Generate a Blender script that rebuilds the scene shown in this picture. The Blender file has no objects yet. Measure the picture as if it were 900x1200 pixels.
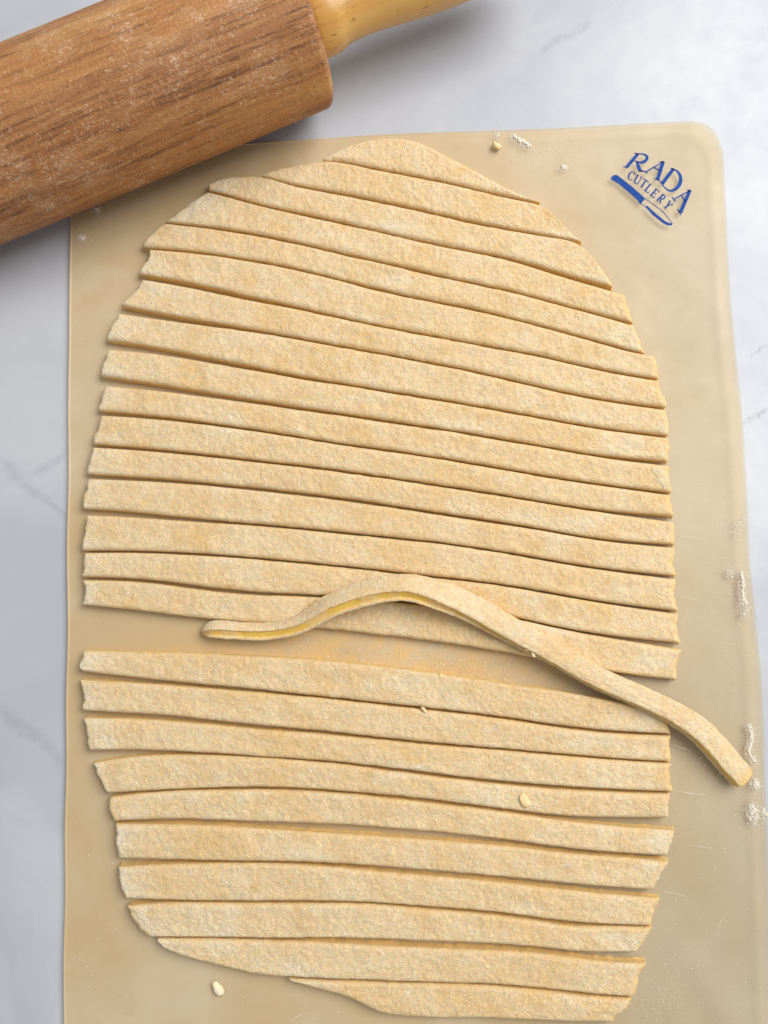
import bpy, bmesh, math, random
import numpy as np
from mathutils import Vector, Matrix

# ------------------------------------------------------------------ camera, light, exposure
scene = bpy.context.scene
COL = scene.collection
S = 0.00036                      # metres per reference pixel on the counter
TILT = math.radians(4.8)
FPX = 600 / math.tan(math.radians(33.5))
DIST = FPX * S
CAM = np.array([0.0, -DIST * math.sin(TILT), DIST * math.cos(TILT)])

cd = bpy.data.cameras.new("camera")
cam = bpy.data.objects.new("camera", cd)
COL.objects.link(cam)
cam.location = CAM
cam.rotation_euler = (TILT, 0, 0)
cd.sensor_fit = 'VERTICAL'
cd.angle = math.radians(67)
cd.clip_start = 0.01
cd.clip_end = 20
scene.camera = cam

world = bpy.data.worlds.new("World")
scene.world = world
world.use_nodes = True
bg = world.node_tree.nodes["Background"]
bg.inputs[0].default_value = (0.90, 0.885, 0.87, 1)
bg.inputs[1].default_value = 0.44


def area(name, loc, target, size, power, color):
    l = bpy.data.lights.new(name, 'AREA')
    l.shape = 'RECTANGLE'
    l.size, l.size_y = size
    l.energy = power
    l.color = color
    o = bpy.data.objects.new(name, l)
    COL.objects.link(o)
    o.location = loc
    o.rotation_euler = (Vector(target) - Vector(loc)).to_track_quat('-Z', 'Y').to_euler()
    return o


area("window_light", (0.78, 0.56, 1.16), (0.02, 0.02, 0), (1.05, 0.95), 28.0, (1.0, 0.975, 0.94))

scene.view_settings.view_transform = 'Standard'
scene.view_settings.look = 'None'
scene.view_settings.exposure = 0.0
scene.view_settings.gamma = 1.0
scene.view_settings.use_curve_mapping = False
scene.render.engine = 'CYCLES'

# ------------------------------------------------------------------ helpers
ZM = 0.0022                      # top of the mat
H = 0.0049                       # dough thickness
ct, st = math.cos(TILT), math.sin(TILT)


def ray(u, v):
    u = np.asarray(u, float); v = np.asarray(v, float)
    x = (u - 450) / FPX
    y = -(v - 600) / FPX
    return np.stack([x, y * ct + st, y * st - ct], -1)


def P(u, v, z):
    """point of the plane at height z that shows at reference pixel (u, v)"""
    d = ray(u, v)
    k = (np.asarray(z, float) - CAM[2]) / d[..., 2]
    r = CAM + d * k[..., None]
    return r


_lat = {}


def vnoise(x, y, seed=0):
    if seed not in _lat:
        _lat[seed] = np.random.RandomState(seed).rand(256, 256)
    L = _lat[seed]
    x = np.asarray(x, float); y = np.asarray(y, float)
    xi = np.floor(x).astype(int); yi = np.floor(y).astype(int)
    fx = x - xi; fy = y - yi
    fx = fx * fx * (3 - 2 * fx); fy = fy * fy * (3 - 2 * fy)
    g = lambda a, b: L[a & 255, b & 255]
    return ((g(xi, yi) * (1 - fx) + g(xi + 1, yi) * fx) * (1 - fy) +
            (g(xi, yi + 1) * (1 - fx) + g(xi + 1, yi + 1) * fx) * fy) * 2 - 1


def fbm(x, y, seed=0, oct=3):
    a, s, f = 0, 1.0, 1.0
    for i in range(oct):
        a = a + s * vnoise(x * f + 17.3 * i, y * f + 5.1 * i, seed + i)
        s *= .5; f *= 2.03
    return a


def smooth_curve(pts, n, by_x=False):
    """resample a polyline with a Catmull-Rom curve, n points evenly spaced"""
    p = np.array(pts, float)
    if len(p) == 2:
        t = np.linspace(0, 1, n)[:, None]
        return p[0] * (1 - t) + p[1] * t
    q = np.vstack([2 * p[0] - p[1], p, 2 * p[-1] - p[-2]])
    out = []
    for i in range(len(p) - 1):
        p0, p1, p2, p3 = q[i], q[i + 1], q[i + 2], q[i + 3]
        t = np.linspace(0, 1, 24, endpoint=False)[:, None]
        # centripetal-ish: damp tangents for uneven spacing
        d = np.linalg.norm(p2 - p1)
        d0 = max(np.linalg.norm(p1 - p0), 1e-6); d2 = max(np.linalg.norm(p3 - p2), 1e-6)
        m1 = ((p1 - p0) / d0 * d + (p2 - p1)) * .5
        m2 = ((p2 - p1) + (p3 - p2) / d2 * d) * .5
        out.append((2 * t**3 - 3 * t**2 + 1) * p1 + (t**3 - 2 * t**2 + t) * m1 + (-2 * t**3 + 3 * t**2) * p2 + (t**3 - t**2) * m2)
    out.append(p[-1:])
    c = np.vstack(out)
    l = np.concatenate([[0], np.cumsum(np.linalg.norm(np.diff(c, axis=0), axis=1))])
    s = np.linspace(0, l[-1], n)
    return np.stack([np.interp(s, l, c[:, k]) for k in range(c.shape[1])], -1)


def mesh_from(name, V, F, mat, attrs=None, smooth=True):
    """V (n,3) array, F list of index arrays (quads array or mixed list)"""
    me = bpy.data.meshes.new(name)
    if isinstance(F, np.ndarray):
        nf, k = F.shape
        me.vertices.add(len(V)); me.vertices.foreach_set('co', np.asarray(V, np.float32).ravel())
        me.loops.add(nf * k); me.loops.foreach_set('vertex_index', F.ravel().astype(np.int32))
        me.polygons.add(nf)
        me.polygons.foreach_set('loop_start', (np.arange(nf) * k).astype(np.int32))
        me.polygons.foreach_set('loop_total', np.full(nf, k, np.int32))
        me.update(calc_edges=True)
    else:
        me.from_pydata([tuple(map(float, v)) for v in V], [], [tuple(int(i) for i in f) for f in F])
    for a, vals in (attrs or {}).items():
        at = me.attributes.new(a, 'FLOAT', 'POINT')
        at.data.foreach_set('value', np.asarray(vals, np.float32))
    if smooth:
        me.polygons.foreach_set('use_smooth', np.ones(len(me.polygons), bool))
    me.validate()
    if mat: me.materials.append(mat)
    return me


def link(name, me, loc=(0, 0, 0), parent=None):
    o = bpy.data.objects.new(name, me)
    COL.objects.link(o)
    o.location = loc
    if parent: o.parent = parent
    return o


def tag(o, label=None, cat=None, group=None, kind=None):
    if label: o['label'] = label
    if cat: o['category'] = cat
    if group: o['group'] = group
    if kind: o['kind'] = kind
    return o


# ------------------------------------------------------------------ node helpers
class NT:
    def __init__(self, name):
        self.m = bpy.data.materials.new(name)
        self.m.use_nodes = True
        self.t = self.m.node_tree
        self.b = self.t.nodes['Principled BSDF']
        self.out = self.t.nodes['Material Output']

    def n(self, typ, **kw):
        nd = self.t.nodes.new(typ)
        for k, v in kw.items():
            if k.startswith('i_'):
                nd.inputs[k[2:].replace('_', ' ')].default_value = v
            else:
                setattr(nd, k, v)
        return nd

    def l(self, a, b):
        self.t.links.new(a, b)

    def val(self, sock, v):
        if hasattr(v, 'is_output'): self.l(v, sock)
        else: sock.default_value = v

    def math(self, op, a, b=0.0, c=0.0, clamp=False):
        nd = self.n('ShaderNodeMath', operation=op, use_clamp=clamp)
        for i, v in enumerate((a, b, c)): self.val(nd.inputs[i], v)
        return nd.outputs[0]

    def noise(self, vec, scale, detail=3, rough=.55, dist=0.0):
        nd = self.n('ShaderNodeTexNoise')
        self.l(vec, nd.inputs['Vector'])
        nd.inputs['Scale'].default_value = scale
        nd.inputs['Detail'].default_value = detail
        nd.inputs['Roughness'].default_value = rough
        nd.inputs['Distortion'].default_value = dist
        return nd.outputs['Fac']

    def step(self, v, a, b, lo=0.0, hi=1.0):
        nd = self.n('ShaderNodeMapRange', interpolation_type='SMOOTHSTEP')
        self.val(nd.inputs[0], v)
        for i, x in enumerate((a, b, lo, hi)): nd.inputs[i + 1].default_value = x
        return nd.outputs[0]

    def mix(self, f, a, b, blend='MIX'):
        nd = self.n('ShaderNodeMix', data_type='RGBA', blend_type=blend)
        self.val(nd.inputs['Factor'], f)
        for s, v in ((nd.inputs[6], a), (nd.inputs[7], b)):
            if hasattr(v, 'is_output'): self.l(v, s)
            else: s.default_value = (*v, 1)
        return nd.outputs[2]

    def mapping(self, vec, scale=(1, 1, 1), rot=(0, 0, 0), loc=(0, 0, 0)):
        nd = self.n('ShaderNodeMapping')
        self.l(vec, nd.inputs['Vector'])
        nd.inputs['Scale'].default_value = scale
        nd.inputs['Rotation'].default_value = rot
        nd.inputs['Location'].default_value = loc
        return nd.outputs[0]

    def bump(self, h, dist, strength=1.0, normal=None):
        nd = self.n('ShaderNodeBump')
        nd.inputs['Distance'].default_value = dist
        nd.inputs['Strength'].default_value = strength
        self.l(h, nd.inputs['Height'])
        if normal: self.l(normal, nd.inputs['Normal'])
        return nd.outputs[0]

    def objco(self, randomise=True):
        tc = self.n('ShaderNodeTexCoord')
        v = tc.outputs['Object']
        if not randomise: return v
        oi = self.n('ShaderNodeObjectInfo')
        r = self.math('MULTIPLY', oi.outputs['Random'], 7.3)
        c = self.n('ShaderNodeCombineXYZ')
        for i in range(3): self.l(r, c.inputs[i])
        a = self.n('ShaderNodeVectorMath', operation='ADD')
        self.l(v, a.inputs[0]); self.l(c.outputs[0], a.inputs[1])
        return a.outputs[0]


def mat_dough():
    m = NT('dough')
    co = m.objco()
    big = m.noise(co, 55, 4, .6)
    mid = m.noise(co, 210, 4, .6, .4)
    fine = m.noise(co, 1350, 3, .62, .8)
    fib = m.noise(m.mapping(co, (1080, 760, 900), (0, 0, .5)), 1.0, 4, .62, 1.6)
    fib2 = m.noise(m.mapping(co, (600, 920, 760), (0, 0, -.4)), 1.0, 3, .6, 1.8)
    fl = m.math('ADD', m.math('MULTIPLY', fib, .5), m.math('MULTIPLY', fib2, .5))
    fl = m.math('ADD', m.math('MULTIPLY', fl, .6), m.math('MULTIPLY', fine, .4))
    # amount of flour: patchy, with flecks
    amt = m.math('ADD', m.math('MULTIPLY', big, .75), m.math('MULTIPLY', mid, .30))
    w1 = m.noise(m.mapping(co, (640, 430, 520), (0, 0, .9)), 1.0, 3, .6, 1.2)
    worm = m.step(m.math('ABSOLUTE', m.math('SUBTRACT', w1, .5)), .0, .045, 1.0, 0.0)
    worm = m.math('MULTIPLY', worm, m.step(fine, .42, .6))
    s = m.math('ADD', fl, m.math('MULTIPLY', m.math('SUBTRACT', amt, .525), .55))
    dus = m.n('ShaderNodeAttribute', attribute_name='dusty').outputs['Fac']
    s = m.math('ADD', s, m.math('ADD', m.math('MULTIPLY', worm, .10), m.math('MULTIPLY', dus, .12)))
    flour = m.step(s, .32, .68)
    at = m.n('ShaderNodeAttribute', attribute_name='cut')
    cut = at.outputs['Fac']
    flour = m.math('MULTIPLY', flour, m.math('SUBTRACT', 1.0, m.math('MULTIPLY', cut, .93)))
    bare = m.mix(m.step(mid, .35, .7), (.84, .57, .25), (.87, .61, .285))
    bare = m.mix(m.step(big, .56, .74), bare, (.83, .545, .185))
    base = m.mix(flour, bare, (.925, .75, .485))
    spots = m.math('MULTIPLY', m.step(m.math('ADD', m.math('MULTIPLY', mid, .3), m.math('MULTIPLY', fl, .7)), .545, .64), m.math('SUBTRACT', 1.0, cut))
    spots = m.math('ADD', spots, m.math('MULTIPLY', dus, m.step(fl, .42, .60)), clamp=True)
    base = m.mix(m.math('MULTIPLY', spots, .78), base, (.95, .86, .72))
    base = m.mix(m.math('MULTIPLY', m.math('MULTIPLY', worm, m.math('SUBTRACT', 1.0, cut)), .32), base, (.94, .85, .70))
    frost = m.step(m.noise(co, 2300, 2, .5), .57, .68)
    base = m.mix(m.math('MULTIPLY', m.math('MULTIPLY', frost, m.step(amt, .38, .66)), m.math('SUBTRACT', .6, m.math('MULTIPLY', cut, .6))), base, (.96, .89, .78))
    yolk = m.mix(m.step(cut, .86, .99), (.87, .60, .215), (.89, .60, .11))
    base = m.mix(m.math('MULTIPLY', cut, .9), base, yolk)
    m.l(base, m.b.inputs['Base Color'])
    m.l(m.math('SUBTRACT', .85, m.math('MULTIPLY', cut, .35)), m.b.inputs['Roughness'])
    m.b.inputs['Specular IOR Level'].default_value = .25
    m.b.inputs['Subsurface Weight'].default_value = .40
    m.b.inputs['Subsurface Radius'].default_value = (1.0, .55, .22)
    m.b.inputs['Subsurface Scale'].default_value = .0016
    h = m.math('ADD', m.math('MULTIPLY', fl, .75), m.math('MULTIPLY', mid, .20))
    h = m.math('ADD', h, m.math('MULTIPLY', worm, .10))
    h = m.math('MULTIPLY', h, m.math('SUBTRACT', 1.0, m.math('MULTIPLY', cut, .6)))
    m.l(m.bump(h, .0020, 1.0), m.b.inputs['Normal'])
    return m.m


def mat_flour(name='flour', col=(.86, .80, .69)):
    m = NT(name)
    co = m.objco()
    f = m.noise(co, 1500, 3)
    m.l(m.mix(f, tuple(c * .93 for c in col), col), m.b.inputs['Base Color'])
    m.b.inputs['Roughness'].default_value = .95
    m.b.inputs['Specular IOR Level'].default_value = .1
    m.l(m.bump(f, .0003, .6), m.b.inputs['Normal'])
    return m.m


def mat_crumb():
    m = NT('dough_crumb')
    co = m.objco()
    f = m.noise(co, 900, 3)
    m.l(m.mix(f, (.82, .60, .26), (.88, .71, .40)), m.b.inputs['Base Color'])
    m.b.inputs['Roughness'].default_value = .6
    m.l(m.bump(f, .0004, .6), m.b.inputs['Normal'])
    return m.m


def mat_marble():
    m = NT('polished_marble')
    co = m.objco(False)
    warp = m.noise(co, 9, 4, .6)
    big = m.noise(co, 11, 5, .6, .6)
    mid = m.noise(co, 45, 4, .6, .3)
    base = m.mix(m.step(big, .36, .66), (.435, .46, .515), (.52, .545, .59))
    base = m.mix(m.math('MULTIPLY', m.step(mid, .50, .75), .35), base, (.47, .48, .53))
    # thin wandering veins: narrow band of a warped noise
    v = m.noise(m.mapping(co, (1, 1.4, 1), (0, 0, .7)), 7.0, 5, .55, .5)
    vein = m.math('SUBTRACT', 1.0, m.step(m.math('ABSOLUTE', m.math('SUBTRACT', v, .5)), 0.0, .035))
    vm = m.math('MULTIPLY', vein, m.step(m.noise(co, 16, 3), .48, .68))
    base = m.mix(m.math('MULTIPLY', vm, .16), base, (.45, .45, .50))
    m.l(base, m.b.inputs['Base Color'])
    r = m.noise(co, 120, 4, .6)
    m.l(m.step(r, .3, .75, .24, .36), m.b.inputs['Roughness'])
    m.b.inputs['Specular IOR Level'].default_value = .3
    m.l(m.bump(r, .0002, .12), m.b.inputs['Normal'])
    return m.m


def mat_vein():
    m = NT('marble_vein')
    co = m.objco()
    f = m.noise(co, 260, 4, .65, .5)
    at = m.n('ShaderNodeAttribute', attribute_name='core')
    tr = m.n('ShaderNodeBsdfTransparent')
    mx = m.n('ShaderNodeMixShader')
    a = m.math('MULTIPLY', m.step(at.outputs['Fac'], 0.0, 1.0), m.step(f, .1, .9, .04, .20))
    m.b.inputs['Base Color'].default_value = (.40, .405, .46, 1)
    m.b.inputs['Roughness'].default_value = .22
    m.l(a, mx.inputs[0]); m.l(tr.outputs[0], mx.inputs[1]); m.l(m.b.outputs[0], mx.inputs[2])
    m.l(mx.outputs[0], m.out.inputs[0])
    return m.m


def mat_silicone():
    m = NT('translucent_silicone')
    co = m.objco(False)
    big = m.noise(co, 14, 4, .6, .4)
    mid = m.noise(co, 75, 4, .6, .5)
    fine = m.noise(co, 700, 3, .6)
    base = m.mix(m.step(big, .35, .68), (.71, .54, .30), (.77, .635, .43))
    # oily film of flour and egg left by the dough
    smear = m.math('MULTIPLY', m.step(m.math('ADD', m.math('MULTIPLY', big, .5), m.math('MULTIPLY', mid, .5)), .50, .64), .45)
    base = m.mix(smear, base, (.80, .67, .46))
    dust = m.step(m.noise(co, 420, 4, .7, .6), .64, .78)
    base = m.mix(m.math('MULTIPLY', dust, .5), base, (.82, .76, .64))
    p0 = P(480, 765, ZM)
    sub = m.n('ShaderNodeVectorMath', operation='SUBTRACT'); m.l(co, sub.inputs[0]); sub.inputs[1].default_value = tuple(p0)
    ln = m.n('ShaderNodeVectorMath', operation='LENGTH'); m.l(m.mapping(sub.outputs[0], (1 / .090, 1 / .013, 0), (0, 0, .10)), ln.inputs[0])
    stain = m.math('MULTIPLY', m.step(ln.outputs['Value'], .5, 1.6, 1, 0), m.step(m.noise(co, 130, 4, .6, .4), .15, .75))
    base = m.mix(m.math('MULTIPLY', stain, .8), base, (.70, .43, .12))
    m.l(base, m.b.inputs['Base Color'])
    m.l(m.step(mid, .3, .7, .42, .56), m.b.inputs['Roughness'])
    m.b.inputs['Specular IOR Level'].default_value = .95
    m.l(m.bump(m.math('ADD', m.math('MULTIPLY', fine, .3), mid), .0004, .12), m.b.inputs['Normal'])
    at = m.n('ShaderNodeAttribute', attribute_name='thin')  # thin edge, and window sheen on the right imitated by extra transparency
    tr = m.n('ShaderNodeBsdfTransparent')
    tr.inputs[0].default_value = (.98, .945, .87, 1)
    mx = m.n('ShaderNodeMixShader')
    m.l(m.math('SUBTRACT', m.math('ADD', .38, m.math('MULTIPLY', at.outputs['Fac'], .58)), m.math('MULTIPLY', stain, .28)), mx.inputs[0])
    m.l(m.b.outputs[0], mx.inputs[1]); m.l(tr.outputs[0], mx.inputs[2])
    m.l(mx.outputs[0], m.out.inputs[0])
    return m.m


def mat_wood(name, cols, streak, pores, rough, flour):
    m = NT(name)
    co = m.objco(False)                        # local x runs along the grain
    warp = m.noise(m.mapping(co, (6, 30, 30)), 1.0, 3, .5)
    add = m.n('ShaderNodeVectorMath', operation='ADD')
    cc = m.n('ShaderNodeCombineXYZ')
    m.l(m.math('MULTIPLY', m.math('SUBTRACT', warp, .5), .010), cc.inputs[1])
    m.l(m.math('MULTIPLY', m.math('SUBTRACT', warp, .5), .008), cc.inputs[2])
    m.l(co, add.inputs[0]); m.l(cc.outputs[0], add.inputs[1])
    gv = add.outputs[0]
    g1 = m.noise(m.mapping(gv, (7, 110, 110)), 1.0, 4, .6, .3)
    g2 = m.noise(m.mapping(gv, (34, 560, 560)), 1.0, 5, .72, .4)
    g3 = m.noise(m.mapping(gv, (60, 1500, 1500)), 1.0, 3, .6)
    base = m.mix(m.step(g1, .32, .68), cols[0], cols[1])
    g0 = m.noise(m.mapping(gv, (1.7, 30, 30)), 1.0, 3, .55)
    base = m.mix(m.math('MULTIPLY', m.step(g0, .52, .62), .75), base, cols[2])
    base = m.mix(m.math('MULTIPLY', m.step(g0, .48, .38), .75), base, cols[0])
    base = m.mix(m.math('MULTIPLY', m.step(g2, .48, .72), .38), base, cols[2])
    dark = m.math('MULTIPLY', m.step(g2, .37, .485, 1.0, 0.0), m.step(g1, .42, .62, 1.0, .2))
    base = m.mix(m.math('MULTIPLY', dark, streak), base, cols[3])
    por = m.step(m.noise(m.mapping(gv, (210, 1300, 1300)), 1.0, 2, .5), .66, .72)
    base = m.mix(m.math('MULTIPLY', por, pores), base, cols[3])
    base = m.mix(m.math('MULTIPLY', g3, .10), base, cols[2])
    hgt = m.math('ADD', m.math('MULTIPLY', g2, .6), m.math('MULTIPLY', g3, .5))
    if flour:
        fk = m.noise(m.mapping(co, (620, 850, 850)), 1.0, 4, .68, 1.4)
        pk = m.noise(co, 40, 4, .65)
        fm = m.step(m.math('ADD', fk, m.math('MULTIPLY', m.math('SUBTRACT', pk, .5), .42)), .565, .70)
        base = m.mix(m.math('MULTIPLY', fm, flour), base, (.74, .56, .40))
        film = m.step(pk, .48, .72)
        base = m.mix(m.math('MULTIPLY', film, .16), base, (.70, .50, .34))
        ray_ = m.noise(m.mapping(co, (1100, 420, 420), (0, 0, .35)), 1.0, 3, .6, .8)
        base = m.mix(m.math('MULTIPLY', m.step(ray_, .56, .70), .34), base, (.66, .43, .22))
        base = m.mix(m.math('MULTIPLY', m.step(ray_, .44, .28), .35), base, cols[0])
        hgt = m.math('ADD', hgt, m.math('MULTIPLY', fk, 1.1))
        hgt = m.math('ADD', hgt, m.math('MULTIPLY', ray_, .8))
    m.l(base, m.b.inputs['Base Color'])
    m.b.inputs['Roughness'].default_value = rough
    m.b.inputs['Specular IOR Level'].default_value = .4
    m.l(m.bump(hgt, .0006, .55 if flour else .18), m.b.inputs['Normal'])
    return m.m


def mat_ink():
    m = NT('blue_ink')
    co = m.objco(False)
    f = m.noise(co, 900, 3)
    m.l(m.mix(m.step(f, .3, .7), (.004, .040, .24), (.010, .075, .33)), m.b.inputs['Base Color'])
    m.b.inputs['Roughness'].default_value = .6
    m.b.inputs['Specular IOR Level'].default_value = .15
    return m.m


DOUGH = mat_dough(); FLOUR = mat_flour(); CRUMB = mat_crumb(); MARBLE = mat_marble(); VEIN = mat_vein()
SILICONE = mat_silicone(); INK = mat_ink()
PIN_WOOD = mat_wood('oiled_rolling_pin_wood', [(.29, .105, .032), (.45, .195, .062), (.66, .40, .145), (.085, .036, .017)], .9, .6, .55, .62)
HANDLE_WOOD = mat_wood('varnished_pale_wood', [(.50, .255, .055), (.58, .32, .085), (.65, .40, .13), (.24, .10, .022)], .25, .9, .32, 0)

# ------------------------------------------------------------------ countertop
def build_counter():
    x0, x1, y0, y1 = -.75, .75, -.6, .75
    bm = bmesh.new()
    bmesh.ops.create_cube(bm, size=1)
    for v in bm.verts:
        v.co.x = x0 if v.co.x < 0 else x1
        v.co.y = y0 if v.co.y < 0 else y1
        v.co.z = -.03 if v.co.z < 0 else 0
    bmesh.ops.bevel(bm, geom=[e for e in bm.edges], offset=.003, segments=3, affect='EDGES')
    me = bpy.data.meshes.new('countertop'); bm.to_mesh(me); bm.free()
    me.materials.append(MARBLE)
    o = link('countertop', me)
    o['kind'] = 'structure'
    o['label'] = 'pale grey polished marble countertop with soft veins'
    return o


counter = build_counter()


def vein(pts, widths):
    n = 60
    c = smooth_curve(pts, n)
    w = 1.9 * np.interp(np.linspace(0, 1, n), np.linspace(0, 1, len(widths)), widths)
    c[:, 0] += 1.6 * fbm(np.arange(n) * .22, np.zeros(n) + pts[0][0], 90)
    c[:, 1] += 1.6 * fbm(np.arange(n) * .22, np.zeros(n) + pts[0][1], 95)
    t = np.gradient(c, axis=0); t /= np.linalg.norm(t, axis=1)[:, None]
    nn = np.stack([-t[:, 1], t[:, 0]], -1)
    rows, core = [], []
    for k, a in ((-1, 0), (-.35, .7), (0, 1), (.35, .7), (1, 0)):
        q = c + nn * (w * k)[:, None]
        rows.append(P(q[:, 0], q[:, 1], np.full(n, .00005)))
        core.append(a * np.minimum(1, np.minimum(np.arange(n), np.arange(n)[::-1]) / 10))
    V = np.concatenate(rows); A = np.concatenate(core)
    F = [[r * n + i, r * n + i + 1, (r + 1) * n + i + 1, (r + 1) * n + i] for r in range(4) for i in range(n - 1)]
    link('vein', mesh_from('vein', V, np.array(F), VEIN, {'core': A}), parent=counter)


vein([(628, 66), (648, 50), (664, 42), (680, 34), (700, 22)], [2, 4, 3, 5, 2])
vein([(-8, 530), (10, 545), (22, 562), (45, 580), (75, 603), (110, 640)], [3, 6, 5, 3, 4, 3])
vein([(32, 562), (50, 550), (68, 538), (92, 520), (130, 500)], [4, 4, 3, 4, 3])
vein([(868, 500), (884, 488), (905, 478)], [2, 3, 2])
vein([(878, 420), (893, 408), (915, 402)], [2, 2, 2])
vein([(-5, 820), (20, 850), (52, 868), (78, 905)], [5, 7, 6, 4])
vein([(770, 1090), (800, 1130), (830, 1180), (850, 1230)], [6, 9, 8, 6])

# ------------------------------------------------------------------ pastry mat
def build_mat():
    left = [(83, 190), (82, 255), (80.5, 330), (80, 400), (79, 480), (79.5, 560), (77.5, 640), (78.5, 740), (76.5, 820), (77, 900), (75, 970), (75.5, 1050), (73.5, 1130), (74, 1200), (73, 1265)]
    right = [(849, 190), (851, 235), (857, 347), (863, 413), (870, 480), (876, 575), (879, 647), (885, 713), (892, 780), (896, 850), (898, 930), (901, 1000), (905, 1100), (909, 1200), (913, 1265)]
    top = [(120, 180), (200, 174), (330, 165), (390, 161), (450, 157), (550, 153.5), (650, 150), (750, 144.5), (808, 141.5)]
    bot = [(108, 1300), (300, 1297), (600, 1292), (880, 1288)]
    L = smooth_curve(left, 90); R = smooth_curve(right, 90); T = smooth_curve(top, 80); B = smooth_curve(bot, 40)

    def corner(a, c, b):
        t = np.linspace(0, 1, 12)[1:-1, None]
        a, c, b = map(np.array, (a, c, b))
        return (1 - t)**2 * a + 2 * t * (1 - t) * c + t**2 * b
    loop = np.vstack([T, corner(T[-1], (846, 140), R[0]), R, corner(R[-1], (915, 1289), B[-1]), B[::-1],
                      corner(B[0], (73, 1301), L[-1]), L[::-1], corner(L[0], (83, 183), T[0])])
    n = len(loop)
    W = P(loop[:, 0], loop[:, 1], np.full(n, ZM))[:, :2]
    side = np.maximum(np.clip((loop[:, 0] - 560) / 280, 0, 1), .45 * np.clip((300 - loop[:, 1]) / 200, 0, 1) * np.clip((loop[:, 0] - 380) / 200, 0, 1))            # thin right edge; window sheen inward of it is put into the transparency
    tg = np.roll(W, -1, 0) - np.roll(W, 1, 0)
    tg /= np.linalg.norm(tg, axis=1)[:, None]
    inn = np.stack([tg[:, 1], -tg[:, 0]], -1)                  # loop is clockwise: inward
    cen = W.mean(0)
    if ((cen - W) * inn).sum() < 0: inn = -inn
    half = (W.max(0) - W.min(0)) / 2
    rings = [(.0003, .00015, 1), (0, .0005, 1), (0, .0009, 1), (.0003, ZM + .00012, .97), (.0006, ZM + .0002, .95), (.0012, ZM, .90), (.0026, ZM, .72), (.005, ZM, .48), (.0085, ZM, .64), (.014, ZM, .60)]
    V, A = [], []
    for d, z, th in rings:
        q = cen + (W - cen) * (1 - d / half)
        V.append(np.column_stack([q, np.full(n, z)])); A.append(th * side)
    V = np.vstack(V); A = np.concatenate(A)
    F = []
    for r in range(len(rings) - 1):
        for i in range(n):
            j = (i + 1) % n
            F.append([r * n + i, r * n + j, (r + 1) * n + j, (r + 1) * n + i])
    for r, z in ((len(rings) - 1, ZM), (0, .00015)):           # top and underside close on their middle
        c = len(V)
        V = np.vstack([V, [cen[0], cen[1], z]]); A = np.append(A, 0)
        for i in range(n):
            F.append([r * n + i, r * n + (i + 1) % n, c])
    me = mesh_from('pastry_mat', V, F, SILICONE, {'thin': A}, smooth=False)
    bm = bmesh.new(); bm.from_mesh(me); bmesh.ops.recalc_face_normals(bm, faces=bm.faces); bm.to_mesh(me); bm.free()
    o = link('pastry_mat', me)
    tag(o, 'translucent tan silicone pastry mat with blue knife logo lying on the marble', 'pastry mat')
    return o


mat = build_mat()

# printed logo (traced in a 6x enlargement that starts at pixel 700,160)
class Print:
    def __init__(self): self.V, self.F = [], []

    def poly(self, pts):
        i = len(self.V); self.V += [(700 + x / 6, 160 + y / 6) for x, y in pts]
        self.F.append(list(range(i, i + len(pts))))

    def stroke(self, pts, w):
        p = smooth_curve(pts, 2 if len(pts) == 2 else 7 * len(pts))
        w = np.interp(np.linspace(0, 1, len(p)), np.linspace(0, 1, len(w)), w) if isinstance(w, (list, tuple)) else np.full(len(p), w)
        t = np.gradient(p, axis=0); t /= np.linalg.norm(t, axis=1)[:, None]
        nn = np.stack([-t[:, 1], t[:, 0]], -1)
        a, b = p + nn * w[:, None] / 2, p - nn * w[:, None] / 2
        for k in range(len(p) - 1):
            self.poly([a[k], a[k + 1], b[k + 1], b[k]])

    def build(self, name, parent, dz):
        q = np.array(self.V)
        V = P(q[:, 0], q[:, 1], np.full(len(q), ZM + dz))
        F = []
        for f in self.F:                               # all faces look up
            pts = V[f]
            ar = sum(pts[i][0] * pts[(i + 1) % len(f)][1] - pts[(i + 1) % len(f)][0] * pts[i][1] for i in range(len(f)))
            F.append(f if ar > 0 else f[::-1])
        return link(name, mesh_from(name, V, F, INK, smooth=False), parent=parent)


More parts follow.
